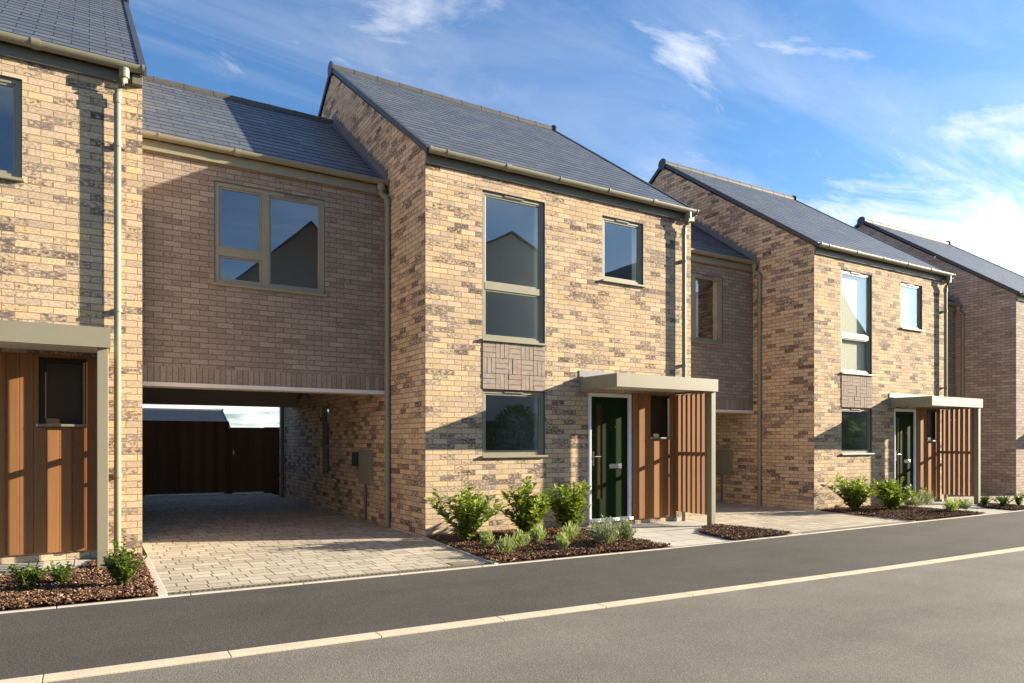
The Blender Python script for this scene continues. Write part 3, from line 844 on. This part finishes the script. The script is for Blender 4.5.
for n, k in ((-1, 0), (0, 1), (1, .45), (2, .12)):
    ox = XL + n * PT; oy = D + n * .007; e = EDG
    a, b = ox - .22, ox + 2.38
    if n >= 0: bed('bark_mulch', [(a, y_edge(a) + e), (b, y_edge(b) + e), (b, oy - .01), (ox + .0, oy - .01)], int(12000 * k), 11 + n)
    a, b = ox + 3.42, ox + W - .02
    bed('bark_mulch', [(a, y_edge(a) + e), (b, y_edge(b) + e), (b, oy - .075), (b - .36, oy - .1), (ox + 4.3, oy - .84), (ox + 1.5, oy - .95), (ox + 1.5, y_edge(a) + e)] if n < 0 else [(ox + 3.52, y_edge(a) + e), (b - .12, y_edge(b) + e), (b - .1, oy - 1.72), (ox + 4.62, oy - .86), (ox + 4.2, oy - .95), (ox + 3.7, oy - 1.35)], int(11000 * (2 if n < 0 else .5 * k)), 31 + n)

# ------------------------------------------------------------------ plants
def leaf(m, p, d, up, l, w, mi=0, fold=.25):
    d = d.normalized(); s = d.cross(up)
    if s.length < 1e-3: s = d.cross(Vector((1, 0, 0)))
    s.normalize(); n = s.cross(d)
    a = p; tip = p + d * l - n * l * .12; mid1 = p + d * l * .45
    b = len(m.v)
    m.v += [a, mid1 + s * w + n * w * fold, tip, mid1 - s * w + n * w * fold, mid1]
    m.f += [[b, b + 4, b + 1], [b + 4, b + 2, b + 1], [b, b + 3, b + 4], [b + 4, b + 3, b + 2]]
    m.uv += [(0, 0)] * 12; m.mi += [mi] * 4; m.sm += [False] * 4
def bush(name, x, y, h, r, label, seed, kind='laurel', group=None, stems=9, per=33, ll=.100, lw=.030):
    rnd = random.Random(seed); z0 = gz(x) + .02
    t = thing(name, label, 'shrub', (x, y, z0), group)
    sm, lm = MB(), MB()
    for s in range(stems):
        a = s * 2.4 + rnd.uniform(-.4, .4); sp = rnd.uniform(.25, 1.0) if s else .05
        top = Vector((math.cos(a) * r * sp, math.sin(a) * r * sp, h * rnd.uniform(.62, 1.0) * (1 - .32 * sp * sp)))
        p0 = Vector((rnd.uniform(-.03, .03), rnd.uniform(-.03, .03), 0)); ctl = Vector((top.x * .35, top.y * .35, top.z * .55))
        pts = []
        for k in range(7):
            q = k / 6; pts.append(p0 * (1 - q) ** 2 + ctl * 2 * q * (1 - q) + top * q * q)
        sm.tube(pts, .0075, 5, False, 0, .0025)
        branches = [(pts, 1.0)]
        for b in range(5):
            i = rnd.randint(1, 4); o = pts[i]; aa = rnd.uniform(0, 6.28)
            e = o + Vector((math.cos(aa), math.sin(aa), rnd.uniform(.5, 1.5))) * rnd.uniform(.08, .22) * (h / .75)
            if e.xy.length > r * 1.05: e.xy *= r / e.xy.length
            bp = [o, (o + e) / 2 + Vector((0, 0, -.01)), e]; sm.tube(bp, .004, 4, False, 0, .0018); branches.append((bp, .45))
        for bp, amt in branches:
            for k in range(int(per * amt)):
                q = (k + rnd.random()) / max(1, int(per * amt)); q = .06 + .94 * q
                i = min(int(q * (len(bp) - 1)), len(bp) - 2); f = q * (len(bp) - 1) - i
                p = bp[i].lerp(bp[i + 1], f); ax = (bp[i + 1] - bp[i]).normalized()
                aa = rnd.uniform(0, 6.28); out = Vector((math.cos(aa), math.sin(aa), rnd.uniform(-.25, .6)))
                d = out + ax * rnd.uniform(.2, 1.0)
                sc = rnd.uniform(.6, 1.15)
                leaf(lm, p, d, Vector((rnd.uniform(-.4, .4), rnd.uniform(-.4, .4), 1)), ll * sc, lw * sc)
    sm.build('stem', M['stem'], t); lm.build('foliage', M[kind], t)
    return t
def tuft(name, x, y, h, r, label, seed, kind='lavender', group=None, n=170, ll=.07, lw=.006, cat='plant'):
    rnd = random.Random(seed); z0 = gz(x) + .02
    m = MB(); spread = .32 if kind == 'lavender' else .75
    for s in range(n):
        a = rnd.uniform(0, 6.28); q = rnd.random() ** .6
        base = Vector((math.cos(a) * r * .25 * q, math.sin(a) * r * .25 * q, 0))
        top = Vector((math.cos(a) * r * q, math.sin(a) * r * q, h * (1 - .35 * q * q) * rnd.uniform(.5, 1.12)))
        dirv = (top - base).normalized()
        for k in range(7):
            p = base.lerp(top, .35 + .65 * k / 6); aa = rnd.uniform(0, 6.28)
            d = dirv + Vector((math.cos(aa), math.sin(aa), .2)) * spread
            leaf(m, p, d, Vector((0, 0, 1)), ll * rnd.uniform(.5, 1.0), lw)
    o = m.build(name, M[kind]); o.location = (x, y, z0); tag(o, label, cat, group); return o
GB = 'young shrubs in the bark beds'
bush('laurel_shrub', 4.03, 7.74, .80, .56, 'loose green laurel shrub left of the ground floor window, leaning branches by the corner', 21, group=GB, stems=12)
bush('laurel_shrub', 4.94, 7.72, .82, .46, 'bushy green laurel shrub in the middle below the right side of the ground floor window', 2, group=GB, stems=13)
bush('laurel_shrub', 5.66, 7.8, .86, .42, 'tall dense laurel shrub closest to the dark green door of the nearest whole house', 3, group=GB, stems=15)
bush('laurel_shrub', 12.55, 8.0, .84, .52, 'bright green laurel shrub at the corner of the house with blinds', 4, group=GB, stems=13)
bush('laurel_shrub', 13.42, 7.8, .64, .64, 'wide low laurel shrub left of the green door of the house with blinds', 5, group=GB, stems=18)
GS = 'small bright shrubs by the porch posts'
bush('small_shrub', -.43, 6.82, .25, .18, 'small round lime green shrub by the left edge of the photo', 6, 'lime', GS, 12, 22, .045, .014)
bush('small_shrub', -.2, 7.06, .21, .14, 'tiny lime green shrub between the round one and the left porch post', 7, 'lime', GS, 9, 20, .045, .014)
bush('small_shrub', .24, 6.68, .40, .18, 'upright lime green shrub right of the left porch post below the pale downpipe', 8, 'lime', GS, 14, 30, .045, .015)
bush('small_shrub', 15.98, 7.3, .26, .18, 'small green shrub right next to the far porch post', 9, 'lime', GS, 8, 18, .05, .015)
bush('small_shrub', 16.1, 7.0, .3, .24, 'small green shrub a little right of the far porch post', 10, 'lime', GS, 10, 18, .05, .015)
bush('small_shrub', 16.75, 7.0, .3, .22, 'small green shrub at the right edge of the photo by the far gable', 12, 'lime', GS, 8, 18, .05, .015)
GL = 'low grey green lavender clumps'
for i, (x, y, h, r, t) in enumerate((
        (4.08, 7.30, .21, .095, 'lavender clump under the left laurel shrub'),
        (3.98, 6.68, .20, .10, 'front lavender clump nearest the pavement and the drive'),
        (4.41, 7.04, .19, .10, 'lavender clump in the middle of the bed, right of the front one'),
        (4.79, 7.24, .20, .09, 'lavender clump directly under the middle laurel shrub'),
        (4.75, 6.68, .21, .09, 'lavender clump near the pavement in front of the dense laurel'),
        (5.33, 7.32, .22, .10, 'lavender clump between the dense laurel and the silvery plant'))):
    tuft('lavender', x, y, h * (.9 + .07 * (i * 5 % 4)), r * (.95 + .12 * (i * 3 % 4)), t, 40 + i, 'lavender', GL, 80, .06, .007)
tuft('silver_plant', 5.42, 6.72, .33, .21, 'large silvery plant in front of the dark green door', 61, 'silver', 'silvery plants in the beds', 150, .06, .012)
tuft('silver_plant', 5.86, 6.86, .28, .14, 'smaller silvery plant at the edge of the path by the green door', 62, 'silver', 'silvery plants in the beds', 100, .06, .012)
tuft('silver_plant', 14.1, 7.75, .28, .22, 'silvery plant under the wide laurel of the house with blinds', 63, 'silver', 'silvery plants in the beds', 90, .06, .012)
tuft('silver_plant', 14.75, 7.85, .34, .2, 'silvery plant in front of the porch of the house with blinds', 64, 'silver', 'silvery plants in the beds', 90, .06, .012)
tuft('silver_plant', 13.95, 6.95, .24, .16, 'green grey plant near the pavement in the bed of the house with blinds', 65, 'lavender', 'silvery plants in the beds', 90, .06, .01)
tuft('silver_plant', 14.4, 6.98, .26, .18, 'silvery plant beside the path before the far slatted porch', 66, 'silver', 'silvery plants in the beds', 90, .06, .012)

# ------------------------------------------------------------------ behind the carport
def board_fence(name, x0, x1, y, h, label, cat, gate=False):
    z0 = gz((x0 + x1) / 2); t = thing(name, label, cat, (0, 0, z0))
    m = MB(); x = x0
    rnd = random.Random(int(x0 * 10) + 3)
    while x < x1 - .02:
        xe = min(x + .14, x1); m.box(x + .002, xe - .002, y + rnd.uniform(0, .006), y + .024, .0 if not gate else .04, h); x += .14
    m.box(x0, x1, y + .018, y + .026, .0 if not gate else .04, h - .004)
    m.build('board_panel', M['fence'], t)
    r = MB()
    for z in (.3, h * .5, h - .25): r.box(x0, x1, y + .027, y + .065, z, z + .09)
    r.build('rail', M['fence'], t)
    n = max(2, int((x1 - x0) / 1.8) + 1)
    if not gate:
        for i in range(n):
            px = x0 + (x1 - x0 - .1) * i / (n - 1); MB().box(px, px + .1, y + .066, y + .166, -.2, h + .02).build('post', M['fence'], t, .004)
        MB().box(x0, x1, y - .006, y + .04, h, h + .025).build('capping', M['fence'], t)
    else:
        MB().box(x0 + .08, x0 + .10, y - .012, y, .95, 1.10).tube([(x0 + .09, y - .012, 1.02), (x0 + .09, y - .05, 1.02)], .008).tube([(x0 + .06, y - .05, 1.02), (x0 + .13, y - .05, 1.02)], .008).build('latch', M['steel'], t)
    return t
board_fence('timber_fence', -4.4, 2.895, 17.95, 1.68, 'dark brown boarded fence closing the back of the nearest carport', 'fence')
board_fence('timber_gate', 2.9, 3.72, 17.95, 1.62, 'dark brown boarded gate with a steel latch, right of the fence behind the carport', 'gate', True)
MB().box(2.83, 2.97, 17.977, 18.06, -.1, 1.6).build('post', M['fence'], bpy.data.objects['timber_gate'])
MB().box(3.705, 3.83, 17.977, 18.06, -.1, 1.6).build('post', M['fence'], bpy.data.objects['timber_gate'])
board_fence('timber_fence', 3.725, 11.0, 17.95, 1.66, 'dark brown boarded fence behind the nearest whole house, right of the gate', 'fence')
board_fence('timber_fence', 11.05, 22, 17.8, 1.74, 'dark brown boarded fence behind the second carport', 'fence')
gt = thing('garage', 'low blue grey slate roof seen over the fence behind the carport', 'garage', (-6, 42.5, .1))
gw_ = MB()
wall_grid(gw_, lambda u, z: (u, 0, z), [0, 12.8], [-.3, 2.0], [])
gw_.box(0, 12.8, .01, 5, -.3, 2.0, skip='f'); gw_.face([(12.8, 0, 2.0), (12.8, 5, 2.0), (12.8, 2.5, 2.98)]); gw_.face([(0, 5, 2.0), (0, 0, 2.0), (0, 2.5, 2.98)])
gw_.build('wall', M['brick_far'], gt)
make_roof(gt, 0, 12.85, -.2, 2.07, 2.5, 3.08, 5.2).data.materials[0] = M['blue_slate']

# ------------------------------------------------------------------ houses across the road (seen in the window glass)
def far_house(x, label, brick):
    t = thing('gabled_house', label, 'house', (x, -8, gz(x)), 'tall gabled houses across the road')
    hw_, ze, zr, dp = (3.3, 7.0, 10.1, 9) if brick is M['brick_link'] else (3.9, 8.3, 10.2, 9)
    m = MB()
    holes = [(-2.2, -.9, 3.9, 5.3), (.8, 2.0, 3.9, 5.3), (-2.2, -.7, 1.0, 2.3), (.9, 1.9, .1, 2.2)]
    wall_grid(m, lambda u, z: (-u, 0, z), [-hw_, hw_], [-.3, ze], holes)
    m.face([(hw_, 0, ze), (-hw_, 0, ze), (0, 0, zr - .05)], [(0, ze), (2 * hw_, ze), (hw_, zr)])
    m.face([(-hw_, -dp, -.3), (hw_, -dp, -.3), (hw_, -dp, ze), (-hw_, -dp, ze)]); m.face([(-hw_, -dp, ze), (hw_, -dp, ze), (0, -dp, zr - .05)])
    m.face([(-hw_, 0, -.3), (-hw_, -dp, -.3), (-hw_, -dp, ze), (-hw_, 0, ze)]); m.face([(hw_, -dp, -.3), (hw_, 0, -.3), (hw_, 0, ze), (hw_, -dp, ze)])
    m.build('wall', brick, t)
    r = MB()
    for s in (-1, 1):
        a = [(s * (hw_ + .12), .12, ze - .1), (0, .12, zr), (0, -dp - .12, zr), (s * (hw_ + .12), -dp - .12, ze - .1)]
        L = math.hypot(hw_, zr - ze)
        r.face(a, [(0, 0), (0, L), (dp, L), (dp, 0)]); r.face([(p[0], p[1], p[2] + .06) for p in a], [(0, 0), (0, L), (dp, L), (dp, 0)])
        r.face([a[0], a[1], (a[1][0], a[1][1], a[1][2] + .06), (a[0][0], a[0][1], a[0][2] + .06)], [(0, 0)] * 4)
    r.build('roof', M['slate'], t)
    for (u0, u1, z0, z1) in holes[:3]:
        f = MB(); x0, x1 = -u1, -u0
        for q in ((x0, x0 + .06, z0, z1), (x1 - .06, x1, z0, z1), (x0 + .06, x1 - .06, z0, z0 + .06), (x0 + .06, x1 - .06, z1 - .06, z1)): f.box(q[0], q[1], -.1, -.05, q[2], q[3])
        fo = f.build('window', M['olive_frame'], t)
        MB().face([(x1, -.08, z0), (x0, -.08, z0), (x0, -.08, z1), (x1, -.08, z1)]).build('pane', M['glass'], fo)
    u0, u1, z0, z1 = holes[3]
    MB().box(-u1, -u0, -.1, -.05, z0, z1).build('door', M['door'], t)
    MB().box(-hw_ + .1, hw_ - .1, -3.6, -3.5, 0, 7).box(-hw_ + .05, hw_ - .05, -dp + .1, -.2, 2.7, 2.9).build('partition', M['plaster'], t)
far_house(7.6, 'tall dark brick gabled house across the road, mirrored in the wide link window', M['brick_link'])
far_house(15.3, 'tall pale rendered gabled house across the road, mirrored in the tall window', M['render'])

far_house(22.9, 'tall dark brick gabled house across the road, mirrored beside the pale one', M['brick_link'])
far_house(30.6, 'tall pale rendered gabled house across the road, mirrored in the blinds house', M['render'])
far_house(38.3, 'tall dark brick gabled house farthest along the other side of the road', M['brick_link'])

def added_hedge(x, y, w, d, h, label, seed):  # unseen foliage, added to darken what the lower windows reflect
    rnd = random.Random(seed); t = thing('added_hedge', label, 'added_hedge', (x, y, gz(x)), 'hedges added across the road'); m = MB()
    for k in range(3600):
        p = Vector((rnd.uniform(-w / 2, w / 2), rnd.uniform(-d / 2, d / 2), 0)); top = h * (.85 + .15 * math.sin(p.x * 2.3 + seed))
        p.z = rnd.uniform(.05, top); f = rnd.random()
        if f < .5: p.y = d / 2 * (1 if f < .35 else -1) * rnd.uniform(.8, 1.05)
        elif f < .75: p.z = top * rnd.uniform(.93, 1.03)
        leaf(m, p, Vector((rnd.uniform(-1, 1), rnd.uniform(-1, 1), rnd.uniform(-.2, 1))), Vector((rnd.uniform(-.4, .4), rnd.uniform(-.4, .4), 1)), .22, .06)
    m.build('foliage', M['laurel'], t)
    s_ = MB()
    for k in range(int(w / .5)): s_.tube([(-w / 2 + .25 + k * .5, 0, -.05), (-w / 2 + .25 + k * .5, 0, h * .7)], .03, 6, True, 0, .012)
    s_.build('stem', M['stem'], t)
added_hedge(15.3, -6.6, 4.6, .9, 2.7, 'dark foliage added out of view across the road to darken the ground floor window of the nearest whole house', 3)
added_hedge(37.5, -6.6, 6.0, .9, 2.5, 'dark foliage added out of view across the road to darken the ground floor window of the house with blinds', 4)

# ------------------------------------------------------------------ light, sky
AZ, EL = math.atan2(.327, 1.0), R(17.4)          # sun off to the right, a little in front of the houses
sd = Vector((math.cos(AZ) * math.cos(EL), -math.sin(AZ) * math.cos(EL), math.sin(EL)))
sun = bpy.data.lights.new('sun', 'SUN'); sun.energy = 5.0; sun.angle = R(.53); sun.color = (1.0, .865, .655)
so = bpy.data.objects.new('sun', sun); C.objects.link(so); so.rotation_euler = (-sd).to_track_quat('-Z', 'Y').to_euler(); so.location = (30, -10, 20)

w = bpy.data.worlds.new('World'); bpy.context.scene.world = w; w.use_nodes = True
nt = w.node_tree; nt.nodes.clear()
class WT(NT):
    def __init__(s): s.t = nt
wt = WT()
out = wt.n('ShaderNodeOutputWorld'); bg = wt.n('ShaderNodeBackground'); wt.l(bg.outputs[0], out.inputs[0])
sky = wt.n('ShaderNodeTexSky', sky_type='NISHITA'); sky.sun_disc = False
sky.sun_elevation = EL; sky.sun_rotation = math.atan2(sd.x, sd.y); sky.altitude = 60; sky.air_density = 1.0; sky.dust_density = 1.2; sky.ozone_density = 3.0
tc = wt.n('ShaderNodeTexCoord').outputs['Generated']
sep = wt.n('ShaderNodeSeparateXYZ'); wt.l(tc, sep.inputs[0])
zz = wt.math('ADD', wt.math('MAXIMUM', sep.outputs[2], 0.0), .12)
cb = wt.n('ShaderNodeCombineXYZ'); wt.l(wt.math('DIVIDE', sep.outputs[0], zz), cb.inputs[0]); wt.l(wt.math('DIVIDE', sep.outputs[1], zz), cb.inputs[1])
pl = cb.outputs[0]
wisp = wt.noise(wt.mapping(pl, scale=(.55, 1.9, 1), rot=(0, 0, R(-28)), loc=(3.1, 1.7, 0)), 1.0, 9, .62, .9)
wisp2 = wt.noise(wt.mapping(pl, scale=(1.1, 2.2, 1), rot=(0, 0, R(20)), loc=(.4, 5.2, 0)), 1.3, 9, .6, .5)
puff = wt.noise(wt.mapping(pl, scale=(.9, 1.9, 1), rot=(0, 0, R(-18)), loc=(2.2, 7.7, 0)), 1.5, 10, .62, .7)
# thicker cloud bank low down towards the far end of the street
def around(v, lo, hi):
    d = wt.n('ShaderNodeVectorMath', operation='DOT_PRODUCT'); wt.l(tc, d.inputs[0]); d.inputs[1].default_value = Vector(v).normalized()
    return wt.ramp(d.outputs['Value'], [(lo, 0.0), (hi, 1.0)])
low = wt.ramp(sep.outputs[2], [(.17, 1.0), (.38, 0.0)])
hor = wt.ramp(sep.outputs[2], [(.02, 1.0), (.16, 0.0)])
dens = wt.math('ADD', wt.math('MULTIPLY', wt.ramp(wisp, [(.46, 0.0), (.92, 1.0)]), .34), wt.math('MULTIPLY', wt.ramp(wisp2, [(.5, 0.0), (.9, 1.0)]), .28))
pb = wt.math('ADD', puff, wt.math('MULTIPLY', around((.88, .44, .24), .80, .985), wt.math('MULTIPLY', low, .34)))
pb = wt.math('ADD', pb, wt.math('MULTIPLY', around((.725, .73, .483), .998, 1.0), .07))
pb = wt.math('ADD', pb, wt.math('MULTIPLY', hor, .30))
dens = wt.math('ADD', dens, wt.ramp(pb, [(.61, 0.0), (.86, .92)]), clamp=True)
cl = wt.n('ShaderNodeMix', data_type='RGBA'); wt.l(dens, cl.inputs[0]); wt.l(wt.mix(1.0, sky.outputs[0], (.76, 1.05, 1.27), 'MULTIPLY'), cl.inputs[6]); cl.inputs[7].default_value = (7.5, 7.3, 7.1, 1)
wt.l(cl.outputs[2], bg.inputs[0]); bg.inputs[1].default_value = .058

# ------------------------------------------------------------------ camera
cam = bpy.data.cameras.new('camera'); co = bpy.data.objects.new('camera', cam); C.objects.link(co)
cam.sensor_width = 36; cam.lens = 695.86 * 36 / 1024; cam.shift_y = (440.9 - 341.5) / 1024
co.location = (0, 0, EYE); co.rotation_euler = (R(90), 0, -.5458047)
cam.clip_start = .05; cam.clip_end = 2000
sc = bpy.context.scene; sc.camera = co
sc.view_settings.view_transform = 'Standard'; sc.view_settings.look = 'None'; sc.view_settings.exposure = 1.73; sc.view_settings.gamma = 1
sc.view_settings.use_curve_mapping = False
sc.cycles.max_bounces = 8; sc.cycles.transparent_max_bounces = 12; sc.cycles.use_denoising = True
